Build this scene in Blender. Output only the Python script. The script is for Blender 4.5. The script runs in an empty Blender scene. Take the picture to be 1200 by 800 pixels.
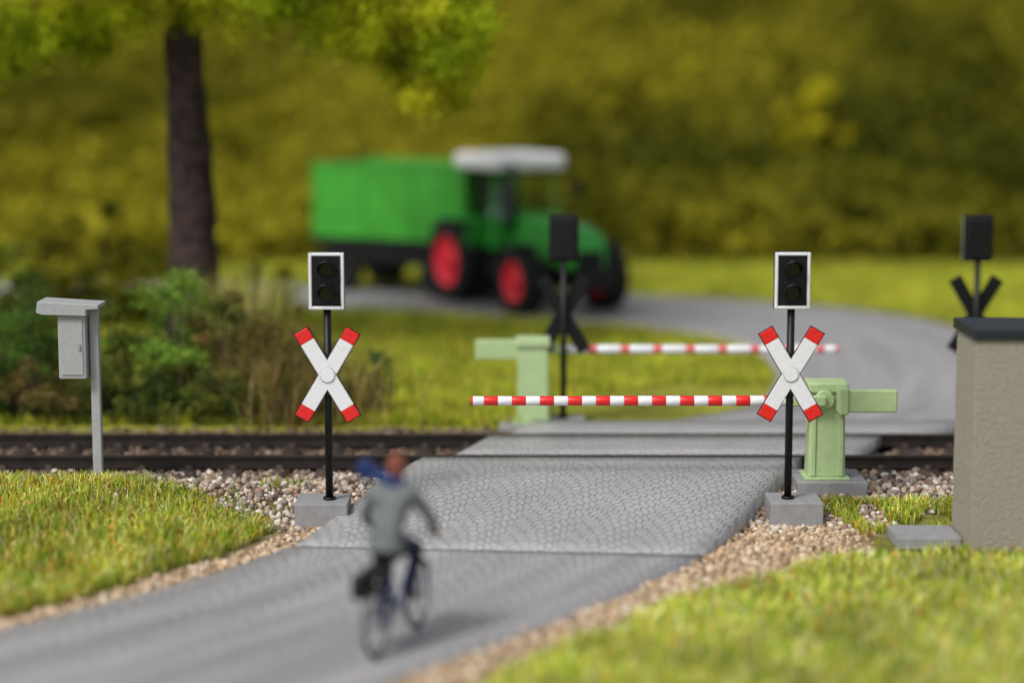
import bpy, bmesh, math, random
import numpy as np
from mathutils import Vector, Matrix
random.seed(7); np.random.seed(3); rng=np.random.default_rng(11)
S=bpy.context.scene
R=math.radians

# ---------------------------------------------------------------- helpers
def ss(a,b,x):
    t=np.clip((np.asarray(x,float)-a)/(b-a),0,1); return t*t*(3-2*t)
_lat=np.random.default_rng(5).random((256,256))
def vn(x,y,s=1.0,seed=0):
    x=np.asarray(x,float)/s+seed*17.3; y=np.asarray(y,float)/s+seed*9.1
    xi=np.floor(x).astype(int); yi=np.floor(y).astype(int); fx=x-xi; fy=y-yi
    fx=fx*fx*(3-2*fx); fy=fy*fy*(3-2*fy)
    g=lambda a,b:_lat[a%256,b%256]
    return (g(xi,yi)*(1-fx)+g(xi+1,yi)*fx)*(1-fy)+(g(xi,yi+1)*(1-fx)+g(xi+1,yi+1)*fx)*fy
def link(o,parent=None):
    S.collection.objects.link(o)
    if parent is not None: o.parent=parent
    return o
def empty(name,loc=(0,0,0),rz=0):
    e=bpy.data.objects.new(name,None); e.location=loc; e.rotation_euler=(0,0,rz); e.empty_display_size=.2
    S.collection.objects.link(e); return e
def np_mesh(name,V,F,cols=None,mats=(),smooth=False,mi=None):
    me=bpy.data.meshes.new(name)
    if not isinstance(F,list): F=[F]
    tot=sum(len(f) for f in F); lp=sum(f.size for f in F)
    me.vertices.add(len(V)); me.vertices.foreach_set('co',np.asarray(V,np.float32).ravel())
    me.loops.add(lp); me.loops.foreach_set('vertex_index',np.concatenate([f.ravel() for f in F]).astype(np.int32))
    me.polygons.add(tot)
    sizes=np.concatenate([np.full(len(f),f.shape[1]) for f in F]); st=np.concatenate([[0],np.cumsum(sizes)[:-1]])
    me.polygons.foreach_set('loop_start',st.astype(np.int32))
    if mi is not None: me.polygons.foreach_set('material_index',np.asarray(mi,np.int32))
    me.update(calc_edges=True); me.validate()
    if smooth: me.polygons.foreach_set('use_smooth',np.ones(len(me.polygons),bool))
    if cols is not None:
        a=me.color_attributes.new('Col','FLOAT_COLOR','POINT')
        c=np.ones((len(V),4),np.float32); c[:,:3]=cols; a.data.foreach_set('color',c.ravel())
    for m in mats: me.materials.append(m)
    return me
def obj(name,me,parent=None): return link(bpy.data.objects.new(name,me),parent)

# ---------------------------------------------------------------- materials
def nt(name):
    m=bpy.data.materials.new(name); m.use_nodes=True; n=m.node_tree
    b=n.nodes['Principled BSDF']; return m,n,b
def mat(name,c,rough=.5,var=.12,scale=8,bump=.05,bscale=60,metal=0,spec=.5,c2=None,dist=.01):
    m,n,b=nt(name); N=n.nodes; L=n.links
    tc=N.new('ShaderNodeTexCoord')
    no=N.new('ShaderNodeTexNoise'); no.inputs['Scale'].default_value=scale; no.inputs['Detail'].default_value=6
    L.new(tc.outputs['Object'],no.inputs['Vector'])
    rp=N.new('ShaderNodeValToRGB'); rp.color_ramp.elements[0].position=.3; rp.color_ramp.elements[1].position=.7
    d=c2 if c2 else tuple(max(0,v*(1-var)) for v in c); u=c if c2 else tuple(min(1,v*(1+var)) for v in c)
    rp.color_ramp.elements[0].color=(*d,1); rp.color_ramp.elements[1].color=(*u,1)
    L.new(no.outputs['Fac'],rp.inputs['Fac']); L.new(rp.outputs['Color'],b.inputs['Base Color'])
    b.inputs['Roughness'].default_value=rough; b.inputs['Metallic'].default_value=metal
    b.inputs['Specular IOR Level'].default_value=spec
    if bump>0:
        n2=N.new('ShaderNodeTexNoise'); n2.inputs['Scale'].default_value=bscale; n2.inputs['Detail'].default_value=4
        L.new(tc.outputs['Object'],n2.inputs['Vector'])
        bp=N.new('ShaderNodeBump'); bp.inputs['Strength'].default_value=min(1,bump*4); bp.inputs['Distance'].default_value=dist
        L.new(n2.outputs['Fac'],bp.inputs['Height']); L.new(bp.outputs['Normal'],b.inputs['Normal'])
    return m
def leafmat(name,trans=.3,rough=.75,nscale=3.0):
    m,n,b=nt(name); N=n.nodes; L=n.links
    at=N.new('ShaderNodeVertexColor'); at.layer_name='Col'
    tc=N.new('ShaderNodeTexCoord'); no=N.new('ShaderNodeTexNoise'); no.inputs['Scale'].default_value=nscale
    L.new(tc.outputs['Object'],no.inputs['Vector'])
    mr=N.new('ShaderNodeMapRange'); mr.inputs[1].default_value=.3; mr.inputs[2].default_value=.7; mr.inputs[3].default_value=.8; mr.inputs[4].default_value=1.2
    L.new(no.outputs['Fac'],mr.inputs[0])
    mx=N.new('ShaderNodeVectorMath'); mx.operation='SCALE'
    L.new(at.outputs['Color'],mx.inputs[0]); L.new(mr.outputs[0],mx.inputs['Scale'])
    L.new(mx.outputs[0],b.inputs['Base Color']); b.inputs['Roughness'].default_value=rough
    b.inputs['Specular IOR Level'].default_value=.06
    if trans>0:
        tr=N.new('ShaderNodeBsdfTranslucent'); L.new(mx.outputs[0],tr.inputs['Color'])
        ms=N.new('ShaderNodeMixShader'); ms.inputs[0].default_value=trans
        L.new(b.outputs[0],ms.inputs[1]); L.new(tr.outputs[0],ms.inputs[2])
        L.new(ms.outputs[0],N['Material Output'].inputs['Surface'])
    return m
M_white=mat('white_paint',(.71,.72,.74),.45,.05,20,.03,90)
M_red=mat('red_paint',(.66,.015,.012),.4,.14,20,.04,90)
M_pinkred=mat('faded_red_paint',(.62,.12,.12),.5,.12,20,.04,90)
M_black=mat('black_plastic',(.007,.007,.008),.42,.3,15,.03,80,spec=.25)
M_lens=mat('dark_lens',(.006,.005,.005),.1,.2,10,0,spec=.6)
M_grey=mat('grey_plastic',(.34,.35,.36),.5,.07,12,.04,80)
M_greydk=mat('grey_base',(.25,.25,.255),.55,.12,10,.07,60)
M_pale=mat('pale_green_plastic',(.38,.50,.25),.42,.07,9,.05,50)
M_green=mat('tractor_green',(.03,.28,.035),.35,.1,6,.02,40)
M_tgreen=mat('trailer_green',(.04,.30,.022),.4,.15,1.5,.02,40)
M_rim=mat('red_rim',(.78,.008,.03),.4,.1,8,0)
M_tyre=mat('tyre_rubber',(.010,.010,.012),.7,.3,20,.05,60,spec=.3)
M_rail=mat('rail_steel',(.030,.022,.017),.5,.3,6,.05,50,metal=.2,c2=(.010,.008,.007))
M_railtop=mat('rail_head',(.06,.048,.04),.4,.25,6,.02,50,metal=.5)
M_tie=mat('sleeper',(.035,.02,.012),.7,.3,12,.15,50)
M_bark=mat('bark',(.080,.052,.046),.85,.3,6,.5,14,c2=(.014,.008,.009),dist=.08,spec=.25)
M_plaster=mat('plaster',(.29,.265,.215),.8,.13,22,.45,30,dist=.025)
M_roof=mat('dark_roof',(.010,.014,.020),.5,.2,8,.1,40)
M_jacket=mat('jacket_cloth',(.115,.13,.13),.8,.25,9,.25,30)
M_pants=mat('trousers_cloth',(.010,.018,.055),.8,.3,10,.2,40)
M_skin=mat('skin',(.45,.17,.11),.5,.08,20,.02,60)
M_hair=mat('hair',(.20,.05,.03),.7,.2,60,.2,120)
M_blue=mat('scarf_blue',(.012,.035,.14),.8,.2,20,.2,50)
M_shoe=mat('shoe',(.02,.015,.013),.5,.2,20,.02,60)
M_chrome=mat('bike_metal',(.42,.42,.44),.4,.1,20,0,metal=.7)
M_bframe=mat('bike_frame',(.02,.05,.20),.35,.1,20,0)
M_leaf=leafmat('foliage',.35); M_tleaf=leafmat('tree_foliage',.55); M_grass=leafmat('grass',.3,.7,1.2)
def attr_mat(name,nsc,lo,hi,rough,bump):
    m,n,b=nt(name); N=n.nodes;L=n.links
    at=N.new('ShaderNodeVertexColor'); at.layer_name='Col'
    tc=N.new('ShaderNodeTexCoord'); no=N.new('ShaderNodeTexNoise'); no.inputs['Scale'].default_value=nsc; no.inputs['Detail'].default_value=8; no.inputs['Roughness'].default_value=.65
    L.new(tc.outputs['Object'],no.inputs['Vector'])
    mr=N.new('ShaderNodeMapRange'); mr.inputs[1].default_value=.3; mr.inputs[2].default_value=.7; mr.inputs[3].default_value=lo; mr.inputs[4].default_value=hi
    L.new(no.outputs['Fac'],mr.inputs[0])
    mx=N.new('ShaderNodeVectorMath'); mx.operation='SCALE'; L.new(at.outputs['Color'],mx.inputs[0]); L.new(mr.outputs[0],mx.inputs['Scale'])
    L.new(mx.outputs[0],b.inputs['Base Color']); b.inputs['Roughness'].default_value=rough; b.inputs['Specular IOR Level'].default_value=.15
    if bump:
        bp=N.new('ShaderNodeBump'); bp.inputs['Strength'].default_value=.6; bp.inputs['Distance'].default_value=.05
        L.new(no.outputs['Fac'],bp.inputs['Height']); L.new(bp.outputs['Normal'],b.inputs['Normal'])
    return m
M_stone=attr_mat('stones',30,.7,1.25,.75,False)
M_ground=attr_mat('ground',9,.55,1.4,.95,True)
def road_mat(name,cobble):
    m,n,b=nt(name); N=n.nodes;L=n.links
    tc=N.new('ShaderNodeTexCoord')
    mp=N.new('ShaderNodeMapping'); mp.inputs['Scale'].default_value=(9,.22,1) if not cobble else (3,.8,1)
    L.new(tc.outputs['UV'],mp.inputs['Vector'])
    n1=N.new('ShaderNodeTexNoise'); n1.inputs['Scale'].default_value=1; n1.inputs['Detail'].default_value=5
    L.new(mp.outputs[0],n1.inputs['Vector'])
    n2=N.new('ShaderNodeTexNoise'); n2.inputs['Scale'].default_value=28; n2.inputs['Detail'].default_value=3
    L.new(tc.outputs['Object'],n2.inputs['Vector'])
    mp2=N.new('ShaderNodeMapping'); mp2.inputs['Rotation'].default_value=(0,0,R(18)); L.new(tc.outputs['Object'],mp2.inputs['Vector'])
    sp=N.new('ShaderNodeSeparateXYZ'); L.new(mp2.outputs[0],sp.inputs[0])
    def M(op,a,b_=None):
        q=N.new('ShaderNodeMath'); q.operation=op
        for i,v in enumerate((a,b_)):
            if v is None: continue
            if isinstance(v,(int,float)): q.inputs[i].default_value=v
            else: L.new(v,q.inputs[i])
        return q.outputs[0]
    w=.72
    arc=M('MULTIPLY',M('ABSOLUTE',M('SINE',M('MULTIPLY',sp.outputs[0],math.pi/w))),.34)
    yy=M('SUBTRACT',sp.outputs[1],arc)
    cb=N.new('ShaderNodeCombineXYZ'); L.new(sp.outputs[0],cb.inputs[0]); L.new(yy,cb.inputs[1])
    nz=N.new('ShaderNodeTexNoise'); nz.inputs['Scale'].default_value=5; L.new(tc.outputs['Object'],nz.inputs['Vector'])
    sc=N.new('ShaderNodeVectorMath'); sc.operation='SCALE'; sc.inputs['Scale'].default_value=.10; L.new(nz.outputs['Color'],sc.inputs[0])
    ad=N.new('ShaderNodeVectorMath'); ad.operation='ADD'; L.new(cb.outputs[0],ad.inputs[0]); L.new(sc.outputs[0],ad.inputs[1])
    br=N.new('ShaderNodeTexBrick'); br.inputs['Scale'].default_value=1
    br.inputs['Brick Width'].default_value=.12; br.inputs['Row Height'].default_value=.15
    br.inputs['Mortar Size'].default_value=.015; br.inputs['Mortar Smooth'].default_value=.6
    br.inputs['Color1'].default_value=(1,1,1,1); br.inputs['Color2'].default_value=(.92,.92,.93,1); br.inputs['Mortar'].default_value=(.70,.70,.70,1)
    L.new(ad.outputs[0],br.inputs['Vector'])
    rp=N.new('ShaderNodeValToRGB'); rp.color_ramp.elements[0].position=.32; rp.color_ramp.elements[1].position=.68
    a,c=((.33,.325,.33),(.39,.385,.385)) if cobble else ((.27,.265,.275),(.40,.39,.395))
    rp.color_ramp.elements[0].color=(*a,1); rp.color_ramp.elements[1].color=(*c,1)
    L.new(n1.outputs['Fac'],rp.inputs['Fac'])
    mx=N.new('ShaderNodeMix'); mx.data_type='RGBA'; mx.blend_type='MULTIPLY'; mx.inputs['Factor'].default_value=.9 if cobble else .8
    L.new(rp.outputs['Color'],mx.inputs['A']); L.new(br.outputs['Color'],mx.inputs['B'])
    gr=N.new('ShaderNodeMapRange'); gr.inputs[1].default_value=.3; gr.inputs[2].default_value=.7; gr.inputs[3].default_value=.88; gr.inputs[4].default_value=1.1; L.new(n2.outputs['Fac'],gr.inputs[0])
    vs=N.new('ShaderNodeVectorMath'); vs.operation='SCALE'; L.new(mx.outputs['Result'],vs.inputs[0]); L.new(gr.outputs[0],vs.inputs['Scale'])
    L.new(vs.outputs[0],b.inputs['Base Color']); b.inputs['Roughness'].default_value=.42; b.inputs['Specular IOR Level'].default_value=.5
    h=M('ADD',M('SUBTRACT',1.0,br.outputs['Fac']),M('MULTIPLY',n2.outputs['Fac'],.8))
    bp=N.new('ShaderNodeBump'); bp.inputs['Strength'].default_value=.75; bp.inputs['Distance'].default_value=.016
    L.new(h,bp.inputs['Height']); L.new(bp.outputs['Normal'],b.inputs['Normal'])
    return m
M_road=road_mat('road_surface',False); M_cob=road_mat('cobbled_slab',True)

# ---------------------------------------------------------------- primitives
def box(name,size,loc,m,parent=None,bev=.01,rot=(0,0,0),seg=2,taper=None):
    bm=bmesh.new(); bmesh.ops.create_cube(bm,size=1)
    for v in bm.verts:
        v.co=Vector((v.co.x*size[0],v.co.y*size[1],v.co.z*size[2]))
        if taper and v.co.z>0: v.co.x*=taper[0]; v.co.y*=taper[1]
    if bev>0: bmesh.ops.bevel(bm,geom=list(bm.edges),offset=bev,segments=seg,profile=.5,affect='EDGES')
    me=bpy.data.meshes.new(name); bm.to_mesh(me); bm.free(); me.materials.append(m)
    o=obj(name,me,parent); o.location=loc; o.rotation_euler=rot; return o
def cyl(name,r,d,loc,m,parent=None,rot=(0,0,0),n=24,bev=.0,r2=None):
    bm=bmesh.new(); bmesh.ops.create_cone(bm,cap_ends=True,segments=n,radius1=r,radius2=r if r2 is None else r2,depth=d)
    if bev>0:
        es=[e for e in bm.edges if abs(e.verts[0].co.z-e.verts[1].co.z)<1e-5]
        bmesh.ops.bevel(bm,geom=es,offset=bev,segments=2,profile=.5,affect='EDGES')
    for f in bm.faces: f.smooth=len(f.verts)==4
    me=bpy.data.meshes.new(name); bm.to_mesh(me); bm.free(); me.materials.append(m)
    o=obj(name,me,parent); o.location=loc; o.rotation_euler=rot; return o
def prism(name,poly,y0,y1,m,parent=None,loc=(0,0,0),rot=(0,0,0),bev=0,axis='y'):
    bm=bmesh.new()
    f=lambda a,b,c:{'y':(a,c,b),'x':(c,a,b),'z':(a,b,c)}[axis]
    A=[bm.verts.new(f(a,b,y0)) for a,b in poly]; B=[bm.verts.new(f(a,b,y1)) for a,b in poly]
    bm.faces.new(A); bm.faces.new(B[::-1]); k=len(poly)
    for i in range(k): bm.faces.new((A[i],B[i],B[(i+1)%k],A[(i+1)%k]))
    bmesh.ops.recalc_face_normals(bm,faces=bm.faces)
    if bev>0: bmesh.ops.bevel(bm,geom=list(bm.edges),offset=bev,segments=2,profile=.5,affect='EDGES')
    me=bpy.data.meshes.new(name); bm.to_mesh(me); bm.free(); me.materials.append(m)
    o=obj(name,me,parent); o.location=loc; o.rotation_euler=rot; return o
def lathe_x(name,prof,m,parent=None,loc=(0,0,0),n=32,rot=(0,0,0)):
    a=np.linspace(0,2*math.pi,n,endpoint=False); k=len(prof)
    V=np.array([[x,r*math.cos(t),r*math.sin(t)] for t in a for x,r in prof])
    F=[(i*k+j,i*k+j+1,((i+1)%n)*k+j+1,((i+1)%n)*k+j) for i in range(n) for j in range(k-1)]
    me=np_mesh(name,V,np.array(F),mats=[m],smooth=True)
    o=obj(name,me,parent); o.location=loc; o.rotation_euler=rot; return o
def tube_arr(pts,rad,n=8):
    pts=np.asarray(pts,float); rad=np.broadcast_to(np.asarray(rad,float),(len(pts),))
    V=[];F=[]
    T=np.gradient(pts,axis=0); T/=np.linalg.norm(T,axis=1,keepdims=True)+1e-9
    ref=np.array([0,0,1.]) if abs(T[0][2])<.9 else np.array([1.,0,0])
    for i,p in enumerate(pts):
        u=np.cross(T[i],ref); u/=np.linalg.norm(u)+1e-9; w=np.cross(T[i],u)
        for j in range(n):
            t=2*math.pi*j/n; V.append(p+rad[i]*(math.cos(t)*u+math.sin(t)*w))
    for i in range(len(pts)-1):
        for j in range(n): F.append((i*n+j,i*n+(j+1)%n,(i+1)*n+(j+1)%n,(i+1)*n+j))
    V+= [pts[0],pts[-1]]; a=len(V)-2
    for j in range(n):
        F.append((a,(j+1)%n,j,j)); k=(len(pts)-1)*n; F.append((a+1,k+j,k+(j+1)%n,k+(j+1)%n))
    return np.array(V),F
def tubes(name,lst,m,parent=None,n=8,smooth=True):
    Vs=[];F4=[];F3=[];o=0
    for pts,rad in lst:
        V,F=tube_arr(pts,rad,n); Vs.append(V)
        for f in F:
            if f[2]==f[3]: F3.append((f[0]+o,f[1]+o,f[2]+o))
            else: F4.append(tuple(q+o for q in f))
        o+=len(V)
    me=np_mesh(name,np.concatenate(Vs),[np.array(F4),np.array(F3)],mats=[m],smooth=smooth)
    return obj(name,me,parent)

# ---------------------------------------------------------------- road layout
pairs=[((-16,11.0),(-13.5,6.5)),((-12.5,12.6),(-9.0,8.9)),((-9.5,14.6),(-5.2,12.2)),((-7.0,17.0),(-2.7,15.5)),((-4.92,19.3),(-1.0,17.8)),((-3.35,21.25),(.75,20.1)),((-2.44,22.66),(2.11,22.25))]
pairs2=[((2.2,29.15),(6.5,29.15)),((3.6,30.6),(7.3,30.9)),((4.3,33.2),(8.1,33.8)),((3.9,35.4),(7.9,37.3)),((2.2,37.2),(5.8,40.2)),((-.5,38.4),(2.2,42.0)),((-4.3,39.8),(-3.2,43.4)),((-12,40.4),(-12,44.0)),((-30,41),(-30,45)),((-70,42),(-70,46))]
def catmull(P,n=10):
    P=[np.array(p,float) for p in P]; Q=[2*P[0]-P[1]]+P+[2*P[-1]-P[-2]]; out=[]
    for i in range(1,len(Q)-2):
        a,b,c,d=Q[i-1:i+3]
        for k in range(n):
            t=k/n; out.append(.5*((2*b)+(-a+c)*t+(2*a-5*b+4*c-d)*t*t+(-a+3*b-3*c+d)*t**3))
    out.append(P[-1]); return np.array(out)
L1=catmull([p[0] for p in pairs]);R1=catmull([p[1] for p in pairs])
L2=catmull([p[0] for p in pairs2]);R2=catmull([p[1] for p in pairs2])
def lerpn(a,b,n): return np.array([np.array(a)+(np.array(b)-np.array(a))*i/n for i in range(n+1)])
SLl=lerpn((-2.44,22.66),(-1.15,26.35),12); SLr=lerpn((2.11,22.25),(3.75,26.35),12)
XL=lerpn((-1.15,26.35),(.3,29.2),8); XR=lerpn((3.75,26.35),(6.5,29.2),8)
aL=np.concatenate([L1,SLl,XL,L2]); aR=np.concatenate([R1,SLr,XR,R2])
cc=(aL+aR)/2; hw=np.linalg.norm(aL-aR,axis=1)/2
def poly_sd(x,y):
    x=np.asarray(x,float).ravel(); y=np.asarray(y,float).ravel(); out=np.full(len(x),1e9)
    for i in range(len(cc)):
        out=np.minimum(out,np.hypot(x-cc[i,0],y-cc[i,1])-hw[i]*.97)
    return out
def edge_sd(x,y):
    x=np.asarray(x,float).ravel(); y=np.asarray(y,float).ravel()
    A=np.concatenate([L1,SLl,XL]); A=A[np.argsort(A[:,1])]; B=np.concatenate([R1,SLr,XR]); B=B[np.argsort(B[:,1])]
    l=np.interp(y,A[:,1],A[:,0]); r=np.interp(y,B[:,1],B[:,0])
    near=np.maximum(l-x,x-r)*.8
    return np.where(y<29.2,near,poly_sd(x,y))
def hz(x,y):
    x=np.asarray(x,float); y=np.asarray(y,float)
    z=-.31+.15*ss(23.6,25.4,y)+.14*ss(28.4,29.3,y)+.38*ss(30,38.5,y)
    z=z+.20*ss(-2.9,-4.2,x)*ss(20.5,23.5,y)*(1-ss(24.6,25.7,y))
    z=z+.10*ss(2.6,5,x)*ss(14,19,y)*(1-ss(21,22.3,y))
    hill=27*ss(46.5,116,y); z=z+hill+ (vn(x,y,9,3)-.5)*2.0*ss(50,60,y)
    return z

def axis(lo,hi,fine0,fine1,df):
    a=list(np.arange(fine0,fine1,df)); s=df
    while a[-1]<hi: s*=1.22; a.append(a[-1]+s)
    s=df
    while a[0]>lo: s*=1.22; a.insert(0,a[0]-s)
    return np.array(a)
gx=axis(-600,600,-14,14,.2); gy=axis(-300,900,10,60,.2)
X,Y=np.meshgrid(gx,gy); Z=hz(X,Y)
sd=edge_sd(X,Y).reshape(X.shape)
Z=np.where(sd<.0,Z-.06,Z)
nx,ny=len(gx),len(gy)
idx=np.arange(nx*ny).reshape(ny,nx)
F=np.stack([idx[:-1,:-1],idx[:-1,1:],idx[1:,1:],idx[1:,:-1]],-1).reshape(-1,4)
def gravw(x,y):
    cx=np.interp(y,[9,14,17.5,20,22.4,26.35],[-9,-6.5,-3,-1.3,-.2,1.3])
    return np.where(x<cx,.40,.50+.75*ss(20.3,22.6,y))
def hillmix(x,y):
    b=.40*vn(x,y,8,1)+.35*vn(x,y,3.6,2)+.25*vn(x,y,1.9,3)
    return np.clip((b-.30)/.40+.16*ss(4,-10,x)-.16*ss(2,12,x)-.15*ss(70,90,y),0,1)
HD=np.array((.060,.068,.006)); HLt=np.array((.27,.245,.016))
col=np.zeros((ny,nx,3)); col[:]=(.15,.16,.035)
gr=(sd<gravw(X,Y)+.1)&(Y<24.6); col[gr]=(.26,.19,.12)
tb=(Y>24.6)&(Y<28.9); col[tb]=(.10,.07,.05)
far=(Y>=28.9)&(Y<46.5); n0=vn(X,Y,1.3,8)[...,None]; col=np.where(far[...,None],np.array([.22,.23,.03])*(.7+.6*n0),col)
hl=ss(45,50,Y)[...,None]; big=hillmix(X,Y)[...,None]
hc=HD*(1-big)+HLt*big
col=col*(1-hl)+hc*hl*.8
obj('ground',np_mesh('ground',np.stack([X,Y,Z],-1).reshape(-1,3),F,col.reshape(-1,3),[M_ground],True))

def strip(name,Lp,Rp,zf,m,thick=.12,nac=10):
    n=len(Lp); V=[];UV=[];dist=0
    for i in range(n):
        if i: dist+=np.linalg.norm((Lp[i]+Rp[i]-Lp[i-1]-Rp[i-1])/2)
        row=[Lp[i]+(Rp[i]-Lp[i])*k/nac for k in range(nac+1)]
        z=[zf(p[0],p[1]) for p in row]
        V.append((row[0][0]-.015,row[0][1],z[0]-thick)); UV.append((0,dist))
        for k,p in enumerate(row): V.append((p[0],p[1],z[k])); UV.append((k/nac,dist))
        V.append((row[-1][0]+.015,row[-1][1],z[-1]-thick)); UV.append((1,dist))
    w=nac+3; F=[]
    for i in range(n-1):
        for k in range(w-1): F.append((i*w+k,i*w+k+1,(i+1)*w+k+1,(i+1)*w+k))
    me=np_mesh(name,np.array(V,float),np.array(F),mats=[m],smooth=False)
    bm=bmesh.new(); bm.from_mesh(me); bm.verts.ensure_lookup_table()
    for r0 in (0,(n-1)*w):
        a=[bm.verts[r0+k] for k in range(w)]
        try: bm.faces.new(a)
        except Exception: pass
    bmesh.ops.recalc_face_normals(bm,faces=bm.faces)
    uvl=bm.loops.layers.uv.new('UVMap')
    for f in bm.faces:
        for l in f.loops: l[uvl].uv=UV[l.vert.index]
    bm.to_mesh(me); bm.free()
    return obj(name,me)
strip('road',L1,R1,lambda x,y:float(-.262+.02*ss(21.5,22.6,y)),M_road)
strip('road',L2,R2,lambda x,y:float(hz(x,y))+.045,M_road)
def slabz(x,y):
    t=(y-(22.66+(x+2.44)*(-.41/4.55)))/(26.35-22.4)
    return float(-.280+.330*ss(-.25,.95,t))
strip('crossing_slab',SLl,SLr,slabz,M_cob,thick=.34,nac=16)
strip('crossing_plate',lerpn((-.72,26.56),(-.30,27.88),3),lerpn((4.45,26.56),(5.05,27.88),3),lambda x,y:.05,M_cob,thick=.14)
strip('crossing_plate',lerpn((.0,28.12),(.3,29.2),3),lerpn((5.7,28.12),(6.5,29.2),3),lambda x,y:.05-.02*float(ss(28.1,29.2,y)),M_cob,thick=.16)

# ---------------------------------------------------------------- railway track
trk=empty('railway_track',(0,0,0))
def rail(y):
    P=[(-.075,-.11),(.075,-.11),(.075,-.09),(.018,-.075),(.018,.005),(.04,.015),(.04,.048),(-.04,.048),(-.04,.015),(-.018,.005),(-.018,-.075),(-.075,-.09)]
    prism('rail',[(y+a,b) for a,b in P],-60,60,M_rail,trk,axis='x')
    prism('rail_head',[(y-.03,.0485),(y+.03,.0485),(y+.03,.053),(y-.03,.053)],-60,60,M_railtop,trk,axis='x')
rail(26.46); rail(27.99)
V=[];Fc=[];FX=[];o=0;FV=[];o2=0
def addbox(V,Fc,o,cx,cy,cz,sx,sy,sz):
    for dz in (-1,1):
        for dx,dy in ((-1,-1),(1,-1),(1,1),(-1,1)): V.append((cx+dx*sx/2,cy+dy*sy/2,cz+dz*sz/2))
    for f in [(0,1,5,4),(1,2,6,5),(2,3,7,6),(3,0,4,7),(4,5,6,7)]: Fc.append(tuple(q+o for q in f))
    return o+8
for i in range(200):
    x=-60+i*.6+random.uniform(-.02,.02)
    o=addbox(V,Fc,o,x,27.225,-.18,.25,2.62,.136)
    for ry in (26.46,27.99):
        for s_ in (-.10,.10): o2=addbox(FV,FX,o2,x,ry+s_,-.085,.10,.05,.05)
obj('sleepers',np_mesh('sleepers',np.array(V),np.array(Fc),mats=[M_tie]),trk)
obj('rail_chairs',np_mesh('rail_chairs',np.array(FV),np.array(FX),mats=[M_tie]),trk)

# ---------------------------------------------------------------- stones
bmi=bmesh.new(); bmesh.ops.create_icosphere(bmi,subdivisions=1,radius=1); IV=np.array([v.co[:] for v in bmi.verts]); IF=np.array([[v.index for v in f.verts] for f in bmi.faces]); bmi.free()
def stones(name,x,y,r0,r1,pal,zoff=0.3,parent=None):
    n=len(x); r=rng.uniform(r0,r1,n)*rng.uniform(.7,1.2,n)
    sc=rng.uniform(.6,1.25,(n,1,3))*r[:,None,None]; V=IV[None]*(1+rng.uniform(-.22,.22,(n,len(IV),1)))
    V=V*sc; a=rng.uniform(0,6.28,n); b=rng.uniform(0,6.28,n)
    ca,sa=np.cos(a)[:,None],np.sin(a)[:,None]; V=np.stack([V[...,0]*ca-V[...,1]*sa,V[...,0]*sa+V[...,1]*ca,V[...,2]],-1)
    cb,sb=np.cos(b)[:,None],np.sin(b)[:,None]; V=np.stack([V[...,0],V[...,1]*cb-V[...,2]*sb,V[...,1]*sb+V[...,2]*cb],-1)
    z=hz(x,y)+r*rng.uniform(0,zoff*2,n)
    V+=np.stack([x,y,z],-1)[:,None]
    F=IF[None]+(np.arange(n)*len(IV))[:,None,None]
    pal=np.array(pal); c=pal[rng.integers(0,len(pal),n)]*rng.uniform(.75,1.2,(n,1))
    c=np.repeat(c,len(IV),0)
    return obj(name,np_mesh(name,V.reshape(-1,3),F.reshape(-1,3),c,[M_stone]),parent)
N=70000; x=rng.uniform(-9,6,N); y=rng.uniform(13,24.9,N); s=edge_sd(x,y); w=gravw(x,y)
k=(s>-.03+.12*(vn(x,y,.25,21)-.6))&(s<w*rng.uniform(.75,1.12,N)); k&=~((y>24.0)&(x>1)) 
tan=[(.45,.33,.21),(.55,.43,.30),(.38,.27,.17),(.60,.50,.38),(.30,.20,.12),(.50,.36,.22)]
stones('gravel',x[k],y[k],.020,.044,tan)
N=2600; x=rng.uniform(-9,6,N); y=rng.uniform(13,23,N); s=edge_sd(x,y); k=(s<0)&(s>-.25*rng.random(N)**2)
stones('loose_gravel',x[k],y[k],.012,.024,tan,zoff=2.3)
gry=[(.36,.31,.27),(.52,.47,.41),(.24,.20,.17),(.44,.35,.27),(.18,.13,.10),(.60,.55,.48),(.32,.21,.15),(.40,.29,.2)]
N=17000; x=rng.uniform(-14,12,N); y=rng.uniform(23.6,26.25,N); s=edge_sd(x,y)
k=(s>.02)&((y>24.3+.0*x)|((x<0)&(y>23.5+(-x-2.6)*.5))|((x>0)&(x<4.6)&(y>23.4)))
stones('ballast',x[k],y[k],.022,.052,gry)
N=14000; x=rng.uniform(-16,14,N); y=rng.uniform(26.0,29.0,N); s=edge_sd(x,y); k=(s>.02)
stones('ballast',x[k],y[k],.025,.052,[(.12,.08,.06),(.18,.125,.095),(.07,.04,.03),(.22,.17,.13)],zoff=.1)

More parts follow.
